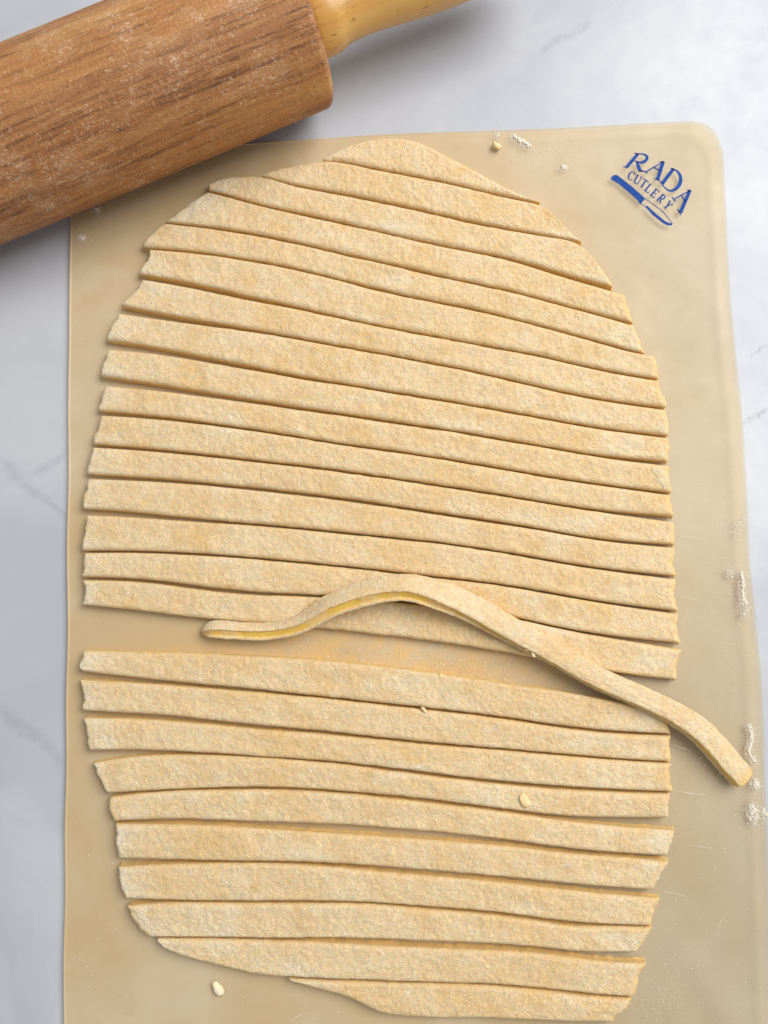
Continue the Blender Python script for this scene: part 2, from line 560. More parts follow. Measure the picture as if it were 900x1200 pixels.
def glyph_small(ch, c, ang, h=60, w=37):
    """thin serif capital centred on c in the enlargement, turned by ang"""
    a = math.radians(ang); ux, uy = (math.cos(a), math.sin(a)), (-math.sin(a), math.cos(a))
    pr = Print()
    M = lambda x, y: (c[0] + ux[0] * x * w + uy[0] * -y * h, c[1] + ux[1] * x * w + uy[1] * -y * h)
    def s(pts, wd): pr.stroke([M(*p) for p in pts], [q * 1.15 for q in wd] if isinstance(wd, list) else wd * 1.15)
    se = 4
    if ch == 'C':
        s([(.48, .30), (.30, .46), (0, .5), (-.35, .36), (-.5, 0), (-.35, -.36), (0, -.5), (.30, -.44), (.5, -.28)], [4, 4, 6, 9, 11, 9, 6, 4, 3]); s([(.48, .48), (.48, .24)], 4)
    if ch == 'U':
        s([(-.4, .5), (-.4, -.15), (-.28, -.42), (0, -.5), (.28, -.42), (.4, -.15), (.4, .5)], [10, 10, 9, 6, 5, 5, 5]); s([(-.62, .5), (-.18, .5)], se); s([(.2, .5), (.6, .5)], se)
    if ch == 'T':
        s([(0, .48), (0, -.48)], 10); s([(-.55, .48), (.55, .48)], 5); s([(-.53, .5), (-.53, .30)], 4); s([(.53, .5), (.53, .30)], 4); s([(-.22, -.49), (.22, -.49)], se)
    if ch == 'L':
        s([(-.25, .48), (-.25, -.48)], 10); s([(-.48, .49), (0, .49)], se); s([(-.48, -.48), (.48, -.48)], 5); s([(.46, -.5), (.48, -.26)], 4)
    if ch == 'E':
        s([(-.28, .48), (-.28, -.48)], 10); s([(-.5, .48), (.42, .48)], 5); s([(-.28, .02), (.26, .02)], 4); s([(-.5, -.48), (.46, -.48)], 5)
        s([(.42, .5), (.42, .30)], 4); s([(.46, -.5), (.48, -.28)], 4); s([(.26, .12), (.26, -.08)], 3)
    if ch == 'R':
        s([(-.3, .48), (-.3, -.48)], 10); s([(-.5, .49), (.0, .49), (.30, .40), (.34, .22), (.18, .04), (-.28, .0)], [4, 5, 8, 9, 7, 4]); s([(-.02, .0), (.26, -.34), (.52, -.48)], [6, 9, 8]); s([(-.52, -.49), (-.08, -.49)], se)
    if ch == 'Y':
        s([(0, .0), (0, -.48)], 10); s([(-.42, .48), (0, -.02)], 10); s([(.42, .48), (0, -.02)], 5); s([(-.62, .49), (-.2, .49)], se); s([(.22, .49), (.6, .49)], se); s([(-.22, -.49), (.22, -.49)], se)
    return pr


def build_logo():
    dz = .00012
    R = Print()
    R.stroke([(286, 122), (208, 212)], 22); R.stroke([(184, 211), (219, 217)], 8); R.stroke([(260, 117), (296, 122)], 8)
    R.stroke([(290, 121), (330, 126), (350, 145), (338, 170), (306, 183), (262, 170)], [8, 12, 21, 22, 14, 7])
    R.stroke([(276, 178), (288, 206), (300, 236), (318, 243)], [12, 22, 26, 12]); R.stroke([(290, 244), (336, 243)], 7)
    R.build('letter', mat, dz)
    A = Print()
    A.stroke([(463, 176), (424, 302)], 25); A.stroke([(458, 180), (400, 214), (338, 250)], [6, 9, 9]); A.stroke([(322, 243), (354, 257)], 7)
    A.stroke([(396, 217), (440, 238)], 8); A.stroke([(404, 296), (440, 312)], 7); A.stroke([(436, 178), (470, 174)], 6)
    A.build('letter', mat, dz + .00002)
    D = Print()
    D.stroke([(536, 226), (460, 326)], 24); D.stroke([(516, 222), (540, 232)], 8); D.stroke([(440, 316), (468, 336)], 8)
    D.stroke([(532, 226), (562, 244), (585, 284), (578, 335), (548, 370), (508, 380), (472, 356), (452, 326)], [8, 16, 24, 27, 22, 14, 9, 7])
    D.build('letter', mat, dz + .00001)
    A2 = Print()
    A2.stroke([(652, 378), (584, 536)], 25); A2.stroke([(650, 380), (598, 408), (540, 440)], [6, 9, 9]); A2.stroke([(524, 424), (550, 458)], 8)
    A2.stroke([(592, 412), (618, 458)], 8); A2.stroke([(566, 508), (588, 552)], 8); A2.stroke([(628, 376), (658, 376)], 6)
    A2.build('letter', mat, dz)
    for ch, c, a in (('C', (240, 276), 22), ('U', (284, 304), 28), ('T', (327, 330), 34), ('L', (362, 363), 38), ('E', (404, 398), 41), ('R', (450, 436), 45), ('Y', (497, 484), 50)):
        glyph_small(ch, c, a).build('letter', mat, dz + .00003)
    K = Print()
    K.poly([(93, 293), (112, 272), (136, 269), (168, 292), (150, 332), (100, 302)])
    K.poly([(168, 292), (244, 352), (222, 392), (150, 332)])
    K.poly([(244, 352), (338, 436), (314, 464), (292, 455), (222, 392)])
    K.poly([(292, 455), (314, 464), (304, 474), (290, 465)])
    K.stroke([(338, 437), (400, 482), (462, 530), (496, 570), (527, 611)], [4, 4, 5, 5, 4]); K.stroke([(304, 470), (340, 494)], 4)
    K.poly([(336, 492), (350, 486), (404, 535), (388, 550)]); K.poly([(404, 535), (470, 590), (456, 604), (388, 550)])
    K.poly([(470, 590), (500, 606), (490, 623), (456, 604)]); K.poly([(500, 606), (532, 612), (522, 625), (490, 623)])
    K.build('knife_emblem', mat, dz)


build_logo()

# ------------------------------------------------------------------ dough strips
def cut_strip(T, B, L=(), R=(), r_l=4.0, r_r=6.0, flare=.6, seed=0, name='dough_strip', nx=420, sig=20.0):
    """slab of dough whose top face is bounded by the traced edges; real thickness and cut sides"""
    ny = 30
    Tc = smooth_curve(T, nx); Bc = smooth_curve(B, nx)
    ker = np.exp(-.5 * (np.arange(-36, 37) / sig)**2); ker /= ker.sum()
    def iron(c):
        q = np.vstack([2 * c[0] - c[36:0:-1], c, 2 * c[-1] - c[-2:-38:-1]])
        return np.stack([np.convolve(q[:, k], ker, 'valid') for k in (0, 1)], -1)
    Tc, Bc = iron(Tc), iron(Bc)
    rs = np.random.RandomState(seed)
    t1 = .5 - .5 * np.cos(np.linspace(0, math.pi, ny)); t1 = .55 * t1 + .45 * np.linspace(0, 1, ny)
    Lc = smooth_curve([T[0], *L, B[0]], 200); Rc = smooth_curve([T[-1], *R, B[-1]], 200)
    ln = np.linalg.norm(np.diff(Lc, axis=0), axis=1).sum(); rn = np.linalg.norm(np.diff(Rc, axis=0), axis=1).sum()
    idx = t1 * 199
    pick = lambda c: np.stack([np.interp(idx, np.arange(200), c[:, k]) for k in (0, 1)], -1)
    Lc, Rc = pick(Lc), pick(Rc)
    # ragged ends
    kk = np.arange(ny)
    env = np.sin(np.linspace(0, math.pi, ny))
    Lc[:, 0] += env * 1.5 * fbm(t1 * ln * .16, kk * 0 + seed, 11)
    Rc[:, 0] += env * 1.2 * fbm(t1 * rn * .16, kk * 0 + seed, 21)
    # cut edges wander very slightly
    sx = np.linspace(0, 1, nx)
    ev = np.sin(sx * math.pi)
    Tc[:, 1] += .35 * fbm(Tc[:, 0] * .022, Tc[:, 0] * 0 + seed * 3.7, 35) * ev
    Tc[:, 1] += .3 * fbm(Tc[:, 0] * .10, Tc[:, 0] * 0 + seed, 31) * ev
    Bc[:, 1] += .35 * fbm(Bc[:, 0] * .10, Bc[:, 0] * 0 + seed + 9, 41) * ev
    s = sx[:, None, None]; t = t1[None, :, None]
    C = (1 - t) * Tc[:, None] + t * Bc[:, None] + (1 - s) * Lc[None] + s * Rc[None]
    C = C - ((1 - s) * (1 - t) * Tc[0] + s * (1 - t) * Tc[-1] + (1 - s) * t * Bc[0] + s * t * Bc[-1])
    # distances (pixels) to each rim
    Wd = np.linalg.norm(Bc - Tc, axis=1)[:, None]
    len_ = np.linalg.norm(np.diff((Tc + Bc) / 2, axis=0), axis=1).sum()
    dt = t1[None, :] * Wd; db = (1 - t1[None, :]) * Wd
    dl = (sx * len_)[:, None] + 0 * dt; dr = ((1 - sx) * len_)[:, None] + 0 * dt
    R0 = 5.6

    def prof(d, r): 
        q = np.clip(1 - d / r, 0, 1)
        return 1 - np.sqrt(np.maximum(0, 1 - q * q * .92))       # 0 on top, ~.7 at the rim
    drop = np.maximum(np.maximum(prof(dt, R0) * .30, prof(db, R0) * .38), np.maximum(prof(dl, r_l) * .30, prof(dr, r_r) * .34))
    px, py = C[..., 0], C[..., 1]
    und = .050 * fbm(px * .018, py * .05, 51 + seed % 5) + .045 * fbm(px * .07, py * .07, 61) + .034 * fbm(px * .27, py * .27, 71) + .036 * (np.abs(fbm(px * .20 + py * .08, py * .26, 75, 2)) - .35)
    inner = np.clip(np.minimum(np.minimum(dt, db), np.minimum(dl, dr)) / 6, 0, 1)
    z = ZM + H * (1 - drop + und * (.35 + .65 * inner))
    top = P(px.ravel(), py.ravel(), np.full(px.size, ZM + H)).reshape(nx, ny, 3)
    top[..., 2] = z
    cut = np.clip(1 - np.minimum(dt, db) / 2.2, 0, 1) * .35
    cut = np.maximum(cut, np.clip(1 - dr / (r_r * .9), 0, 1) * .62 * (r_r > 5))
    cut = np.maximum(cut, np.clip(1 - dl / (r_l * .9), 0, 1) * .62 * (r_l > 5))
    dusty = np.clip(1 - dl / 55, 0, 1) ** 1.3 * 1.35 * np.clip(.6 + .6 * fbm(px * .03, py * .05, 123), 0, 1)
    dusty = np.maximum(dusty, np.clip(1 - dr / 90, 0, 1) * np.clip(fbm(px * .022, py * .04, 131) * 1.1, 0, 1) * .9)
    dusty = np.maximum(dusty, np.clip(fbm(px * .011, py * .03, 141) - .55, 0, .7))
    V = [top.reshape(-1, 3)]; A = [cut.ravel()]
    g = np.arange(nx * ny).reshape(nx, ny)
    F = [np.stack([g[:-1, :-1], g[:-1, 1:], g[1:, 1:], g[1:, :-1]], -1).reshape(-1, 4)]
    loop = np.concatenate([g[:, 0], g[-1, 1:], g[-2::-1, -1], g[0, -2:0:-1]])     # T, right end, B back, left end
    which = np.concatenate([np.zeros(nx), np.ones(ny - 1), np.full(nx - 1, 2), np.full(ny - 2, 3)])
    n = len(loop)
    lp = V[0][loop]
    tg = np.roll(lp, -3, 0)[:, :2] - np.roll(lp, 3, 0)[:, :2]
    tg /= np.maximum(np.linalg.norm(tg, axis=1), 1e-9)[:, None]
    outn = np.stack([-tg[:, 1], tg[:, 0]], -1)
    cen = lp[:, :2].mean(0)
    area2 = (lp[:, 0] * np.roll(lp[:, 1], -1) - np.roll(lp[:, 0], -1) * lp[:, 1]).sum()
    if area2 > 0: outn = -outn
    arc = np.concatenate([[0], np.cumsum(np.linalg.norm(np.diff(lp[:, :2], axis=0), axis=1))]) / S
    crink = np.clip(fbm(arc * .11, arc * 0 + seed, 81) * .7 + .25, 0, 1.4)
    prev = loop
    base = nx * ny
    for k, (fz, off) in enumerate(((.78, .15), (.45, -.25), (.15, .15 + 0), (.0, .5))):
        o = off + (crink * flare * (1.3 if fz < .2 else .3)) * (which != 2)
        if fz < .2: o = o + (which == 1) * 2.0 + (which == 3) * .8
        q = lp.copy()
        q[:, :2] += outn * (o * S)[:, None]
        q[:, 2] = ZM + .00003 + (lp[:, 2] - ZM) * fz
        V.append(q); A.append(np.full(n, .62 if k < 1 else .8))
        cur = base + k * n + np.arange(n)
        F.append(np.stack([prev, np.roll(prev, -1), np.roll(cur, -1), cur], -1))
        prev = cur
    V = np.vstack(V); A = np.concatenate(A); F = np.vstack(F)
    D = np.concatenate([dusty.ravel(), np.zeros(len(V) - nx * ny)])
    if area2 > 0: F = F[:, ::-1]
    org = np.array([V[:, 0].mean(), V[:, 1].mean(), ZM])
    me = mesh_from(name, V - org, np.ascontiguousarray(F), DOUGH, {'cut': A, 'dusty': D})
    bm = bmesh.new(); bm.from_mesh(me)
    bmesh.ops.remove_doubles(bm, verts=bm.verts, dist=1e-7)
    bmesh.ops.recalc_face_normals(bm, faces=bm.faces)
    bm.to_mesh(me); bm.free()
    return link(name, me, org)


# cuts between neighbours of the upper sheet, left to right (reference pixels)
C1 = [(380, 186), (400, 189), (450, 198.5), (510, 210), (550, 219), (600, 230.5), (634, 237.5)]
C2 = [(307, 206), (350, 217), (383, 223), (450, 236), (500, 247), (567, 262), (633, 274), (683, 283)]
C3 = [(244, 222), (267, 228), (300, 238), (350, 249), (400, 260), (450, 271.5), (500, 283), (533, 290), (583, 299), (633, 312), (683, 327), (719, 336)]
C4 = [(193, 260), (250, 266), (300, 274), (350, 284), (400, 296), (450, 307), (500, 319), (550, 330), (600, 340), (650, 354), (700, 367), (743, 379)]
C5 = [(168, 290), (217, 293), (283, 302), (350, 315), (400, 327), (430, 335), (480, 347), (530, 356), (580, 367), (630, 380), (700, 399), (757, 415)]
C6 = [(162, 321), (227, 332), (293, 348), (330, 355), (380, 367), (430, 378), (480, 388), (530, 397), (580, 407), (630, 415), (700, 432), (773, 444)]
C7 = [(140, 358), (193, 369), (260, 380), (330, 392), (380, 402), (430, 410), (480, 420), (530, 429), (580, 440), (630, 452), (700, 467), (781, 478)]
C8 = [(124, 399), (177, 406), (210, 413), (260, 423), (330, 437), (380, 446), (430, 454), (480, 462), (530, 470), (580, 479), (630, 488), (700, 501), (784, 511)]
C9 = [(117, 441), (160, 447), (210, 455), (260, 463), (310, 471), (380, 482), (430, 489), (480, 497), (530, 504), (580, 513), (630, 521), (700, 534), (784, 541)]
C10 = [(115, 482), (177, 487), (260, 498), (330, 508), (380, 517), (430, 523.5), (480, 531), (530, 538.5), (580, 547), (630, 556), (700, 567), (788, 578)]
C11 = [(108, 521), (177, 526), (260, 535), (330, 543), (380, 548.5), (430, 556), (480, 563), (530, 571), (580, 578), (630, 587), (700, 598), (791, 606)]
C12 = [(100, 556), (193, 562), (260, 568), (330, 575.5), (380, 581), (430, 588), (480, 596), (530, 603.5), (580, 611), (630, 619), (700, 632), (792, 639)]
C13 = [(96, 597), (143, 599), (193, 605), (260, 611), (330, 617), (380, 622), (430, 627), (480, 632), (530, 638), (580, 645), (630, 654), (700, 666), (793, 676)]
C14 = [(95, 646), (160, 646), (210, 648), (260, 651), (330, 657), (380, 661.5), (430, 667), (480, 673), (530, 678), (580, 684), (630, 692), (700, 705), (796, 717)]
C15 = [(94, 677), (160, 678.5), (193, 682), (260, 691.5), (330, 696.5), (387, 699), (480, 706), (540, 713), (600, 723), (650, 735), (700, 744), (799, 755)]
B16 = [(95, 709), (160, 715), (210, 722), (250, 726), (293, 729), (330, 731.5), (373, 736), (430, 742), (497, 750), (547, 757), (607, 767), (680, 781), (750, 793), (794, 797)]
dn = lambda c, a, b=None: [(x, y + (a if b is None else a + (b - a) * (i / (len(c) - 1)))) for i, (x, y) in enumerate(c)]


def top_of(c, start, end, a=1.5, b=1.5, wide=()):
    """upper edge of the strip below cut c: a little gap, wider where listed as (x, extra)"""
    wx = [-1e4] + [w[0] for w in wide] + [1e4]; wy = [wide[0][1] if wide else 0] + [w[1] for w in wide] + [wide[-1][1] if wide else 0]
    q = [(x, y + a + np.interp(x, wx, wy)) for x, y in c if start[0] + 6 < x < end[0] - 6]
    return [start] + q + [end]


UP = 1.0
u_ = lambda c: dn(c, -UP)
strips = []
strips.append(dict(T=[(380, 185), (395, 176), (410, 169), (440, 161.5), (467, 160.5), (500, 169), (515, 177), (550, 195), (580, 212), (610, 227), (633, 235)], B=[(381, 187), *u_(C1)[1:]], r_l=3, r_r=6,
     label='topmost dough strip, a short crescent with a rounded upper edge'))
strips.append(dict(T=[(307, 204), (323, 197.5), (350, 192.5), (380, 187.5)] + top_of(C1, (400, 190.5), (632, 239))[1:] + [(640, 243), (652, 255)], B=u_(C2), L=(), R=[(665, 267), (676, 277)], r_r=8,
     label='dough strip with long pointed tips at both ends, just under the short crescent strip'))
strips.append(dict(T=[(244, 214), (257, 208), (283, 205.5), (306, 206)] + top_of(C2, (330, 213), (680, 285))[1:] + [(694, 299)], B=u_(C3), L=[(244, 217)], R=[(704, 313), (716, 328)], r_r=8,
     label='third dough strip from the rounded top end, its left tip close to the rolling pin'))
strips.append(dict(T=[(243, 224)] + top_of(C3, (246, 224), (733, 345), wide=((600, 0), (640, 2), (730, 3)))[1:], B=u_(C4), L=[(223, 237), (203, 252)], R=[(737, 362)],
     label='fourth dough strip down, with a long slanted left end facing the rolling pin'))
strips.append(dict(T=top_of(C4, (194, 261), (743, 381)), B=u_(C5), L=[(180, 270), (167, 287)], R=[(747, 391)],
     label='fifth dough strip down, tapering to a pointed lower left corner'))
strips.append(dict(T=top_of(C5, (175, 291.5), (768, 417)), B=u_(C6), L=[(173, 303), (163, 316)], R=[(771, 430)],
     label='sixth dough strip down, with a blunt left end above a dark gap'))
strips.append(dict(T=top_of(C6, (167, 327), (773, 446), wide=((170, 4.5), (290, 2.5), (380, 0))), B=u_(C7), L=[(160, 337), (143, 354)], R=[(777, 460), (782, 470)],
     label='seventh dough strip down, with a beak shaped left end slanting to a point'))
strips.append(dict(T=top_of(C7, (138, 366.5), (781, 480), wide=((140, 6), (260, 2), (340, 0))), B=u_(C8), L=[(133, 377), (125, 393)], R=[(784, 495)],
     label='eighth dough strip down, with its floury left end beside the beak shaped one'))
strips.append(dict(T=top_of(C8, (126, 409), (784, 513), wide=((125, 8), (210, 4), (330, 1), (420, 0))), B=u_(C9), L=[(123, 420), (118, 434)], R=[(785, 527)],
     label='ninth dough strip down, very white with flour at its left end above a wide gap'))
strips.append(dict(T=top_of(C9, (122, 452), (786, 546), wide=((120, 8), (210, 4), (330, 1), (600, 0), (700, 0), (784, 3))), B=u_(C10), L=[(120, 463), (115, 478)], R=[(785, 560)],
     label='tenth dough strip down, with a small triangular fold at its right end', fold=True))
strips.append(dict(T=top_of(C10, (118, 486.5), (786, 580), wide=((120, 3), (200, 1), (300, 0))), B=u_(C11), L=[(111, 507)], R=[(788, 593)],
     label='dough strip right below the one with the folded right end'))
strips.append(dict(T=top_of(C11, (108, 524), (791, 612), wide=((110, 2), (200, .5), (700, 0), (790, 3))), B=u_(C12), L=[(103, 543)], R=[(791, 623)],
     label='dough strip second below the one with the folded right end'))
strips.append(dict(T=top_of(C12, (103, 561), (792, 642), wide=((100, 4), (200, 1), (330, .8), (480, 1), (600, 0))), B=u_(C13), L=[(98, 580)], R=[(790, 657)],
     label='dough strip fourth up from the long gap in the middle of the sheet'))
strips.append(dict(T=top_of(C13, (101, 604), (793, 679), wide=((100, 6), (190, 2.5), (280, .5), (330, 0))), B=u_(C14), L=[(97, 630)], R=[(791, 697)],
     label='dough strip third up from the long gap, white with flour at its broad left end'))
strips.append(dict(T=top_of(C14, (98, 648), (796, 720)), B=u_(C15), L=[(97, 663)], R=[(794, 734)],
     label='dough strip second up from the long gap, crossed by the hump of the loose strip'))
strips.append(dict(T=top_of(C15, (97, 680), (800, 762), wide=((100, 0), (160, 1), (230, 3), (300, 1), (390, 0), (700, 0), (795, 5))), B=B16, L=[(98, 690)], R=[(794, 780)], r_r=7,
     label='dough strip along the upper side of the long gap, partly under the loose strip'))
T17 = [(97, 763), (160, 764.5), (210, 765), (260, 767), (310, 769.5), (360, 772), (430, 779), (480, 784.5), (530, 792), (580, 799), (630, 806.5), (700, 818), (733, 825), (766, 835)]
B17 = [(95, 787), (143, 793), (193, 798), (243, 803), (293, 807), (343, 813), (380, 817), (430, 822), (480, 827.5), (530, 833), (580, 839), (630, 846.5), (683, 854), (733, 858), (787, 860.5)]
strips.append(dict(T=T17, B=B17, L=[(96, 771), (92, 781)], R=[(776, 841), (784, 849)], r_r=7, flare=.2, label='dough strip along the lower side of the long gap, one corner under the loose strip'))
T18 = [(93, 797), (143, 799.5), (193, 803), (243, 807), (293, 811), (343, 816), (380, 819), (430, 825), (480, 830.5), (530, 836), (580, 842), (630, 849.5), (683, 857.5), (733, 861.5), (787, 863)]
B18 = [(96, 833), (143, 836), (193, 838), (227, 842), (293, 849.5), (360, 855), (397, 859), (430, 863), (480, 868.5), (530, 873), (580, 877), (630, 881.5), (683, 886), (733, 890.5), (787, 893)]
strips.append(dict(T=T18, B=B18, L=[(96, 813)], R=[(786, 877)], r_r=8, flare=.7, label='second dough strip below the long gap, with a wide yellow right end'))
T19 = [(97, 842), (143, 842), (193, 844.5), (260, 851.5), (327, 857), (397, 862.5), (430, 866), (480, 871.5), (530, 876), (580, 879.5), (630, 884), (683, 888.5), (733, 893), (787, 895.5)]
B19 = [(104, 880), (160, 879), (210, 881), (260, 884), (327, 888.5), (380, 892), (430, 897), (480, 903), (530, 910), (580, 915.5), (630, 920), (683, 923.5), (733, 926.5), (790, 928.5)]
strips.append(dict(T=T19, B=B19, L=[(100, 860)], R=[(786, 912)], flare=.7, label='third dough strip below the long gap, with a white floury lower right corner'))
T20 = [(108, 895), (137, 888), (177, 885.5), (227, 885), (293, 888), (360, 892), (430, 900.5), (480, 907), (530, 914), (580, 919.5), (630, 924), (683, 927.5), (733, 930), (786, 931)]
B20 = [(124, 930), (160, 928), (210, 925.5), (260, 923.5), (310, 922.5), (380, 926), (430, 930), (480, 935), (530, 940.5), (580, 947), (633, 954.5), (683, 958.5), (733, 959), (784, 959)]
strips.append(dict(T=T20, B=B20, L=[(115, 911)], R=[(785, 942)], r_r=4, label='dough strip carrying a small yellow chip of dough near its right end'))
T21 = [(128, 935), (160, 930.5), (210, 927.5), (260, 926.5), (327, 926.5), (380, 929), (430, 933.5), (480, 939), (530, 945.5), (580, 951), (620, 957), (650, 962), (700, 967), (750, 971), (792, 974)]
B21 = [(133, 963), (160, 961.5), (210, 960), (260, 962), (330, 965), (380, 966), (430, 969), (480, 973), (530, 977.5), (580, 983.5), (630, 990), (700, 999), (750, 1002), (783, 1003.5)]
strips.append(dict(T=T21, B=B21, L=[(128, 952)], R=[(788, 987)], r_r=4, flare=1.1, label='dough strip just below the one with the yellow chip'))
T22 = [(135, 966), (177, 967), (227, 967), (293, 971), (360, 975.5), (430, 980), (480, 983), (530, 987), (580, 991.5), (620, 995), (650, 1000), (700, 1003.5), (750, 1007), (785, 1011)]
B22 = [(138, 1007), (193, 1008), (260, 1010), (330, 1010), (380, 1012), (430, 1015), (480, 1019), (530, 1023), (580, 1028), (630, 1032.5), (683, 1038), (733, 1042), (766, 1044)]
strips.append(dict(T=T22, B=B22, L=[(136, 978), (137, 1000)], R=[(775, 1027)], r_r=4, flare=1.2, label='fifth dough strip up from the bottom end, with a sharply slanted right end'))
T23 = [(138, 1017), (177, 1014), (227, 1013), (293, 1012.5), (330, 1013), (380, 1016.5), (430, 1021), (480, 1026), (530, 1030), (580, 1034), (620, 1038.5), (650, 1043), (700, 1047.5), (750, 1052), (774, 1054)]
B23 = [(147, 1054), (193, 1056), (260, 1057), (330, 1057), (380, 1057), (430, 1058), (480, 1062), (530, 1066), (580, 1069.5), (633, 1077), (683, 1083), (733, 1085), (763, 1086)]
strips.append(dict(T=T23, B=B23, L=[(140, 1034)], R=[(768, 1070)], flare=1.1, label='fourth dough strip up from the bottom end, below a wide gap on its right'))
T24 = [(148, 1063), (177, 1060), (260, 1059.5), (330, 1060), (380, 1060), (430, 1061), (480, 1065), (530, 1069), (580, 1074), (617, 1079), (667, 1086.5), (717, 1087), (765, 1088)]
B24 = [(175, 1099), (227, 1099.5), (293, 1100), (330, 1101), (380, 1100), (430, 1101), (480, 1103), (530, 1105), (580, 1107.5), (630, 1111), (683, 1116.5), (747, 1117)]
strips.append(dict(T=T24, B=B24, L=[(156, 1080), (168, 1094)], R=[(757, 1103)], r_l=9, flare=.6, label='third dough strip up from the bottom end, with a yellow rounded left end'))
T25 = [(184, 1101.5), (227, 1101.5), (293, 1103), (360, 1105), (430, 1108.5), (480, 1111), (530, 1113), (580, 1115), (630, 1118), (667, 1123), (717, 1129), (759, 1130)]
B25 = [(190, 1111), (200, 1117), (227, 1125.5), (260, 1133.5), (293, 1142), (333, 1146), (380, 1148), (430, 1150), (480, 1152), (530, 1153), (580, 1155), (630, 1159), (667, 1163), (717, 1168), (743, 1169.5)]
strips.append(dict(T=T25, B=B25, L=[(185, 1106)], R=[(751, 1141), (748, 1157)], r_r=9, r_l=5, flare=1.4, label='second dough strip up from the bottom end, with a long curved taper at the left'))
T26 = [(338, 1148.5), (380, 1150.5), (430, 1152.5), (480, 1154), (530, 1155), (580, 1157.5), (630, 1162), (683, 1168.5), (741, 1172)]
B26 = [(341, 1151), (360, 1157), (397, 1167), (423, 1177), (447, 1189), (480, 1193), (530, 1194.5), (580, 1195), (630, 1197), (680, 1199), (720, 1199.5)]
strips.append(dict(T=T26, B=B26, R=[(733, 1185), (722, 1192)], r_r=7, flare=1.2, label='lowest full dough strip, short and lying at the bottom edge of the photo'))
for i, s in enumerate(strips):
    o = cut_strip(s['T'], s['B'], s.get('L', ()), s.get('R', ()), s.get('r_l', 4.0), s.get('r_r', 8.5), s.get('flare', .3), seed=i + 1, sig=(8.0 if i < 3 or i > 22 else 20.0))
    tag(o, s['label'], 'dough strip', 'dough strips cut from the rolled sheet')
    if s.get('fold'):
        # flap of dough folded over the right end
        f = cut_strip([(752, 543.5), (765, 546), (783, 549)], [(777, 571), (781, 573), (785, 574)], L=[(764, 556)], R=[(786, 562)], r_l=5, seed=77, name='folded_flap', nx=80, sig=5.0)
        f.location.z += .00008
        f.parent = o; f.location -= o.location
strip_objs = [o for o in COL.objects if o.name.startswith('dough_strip')]

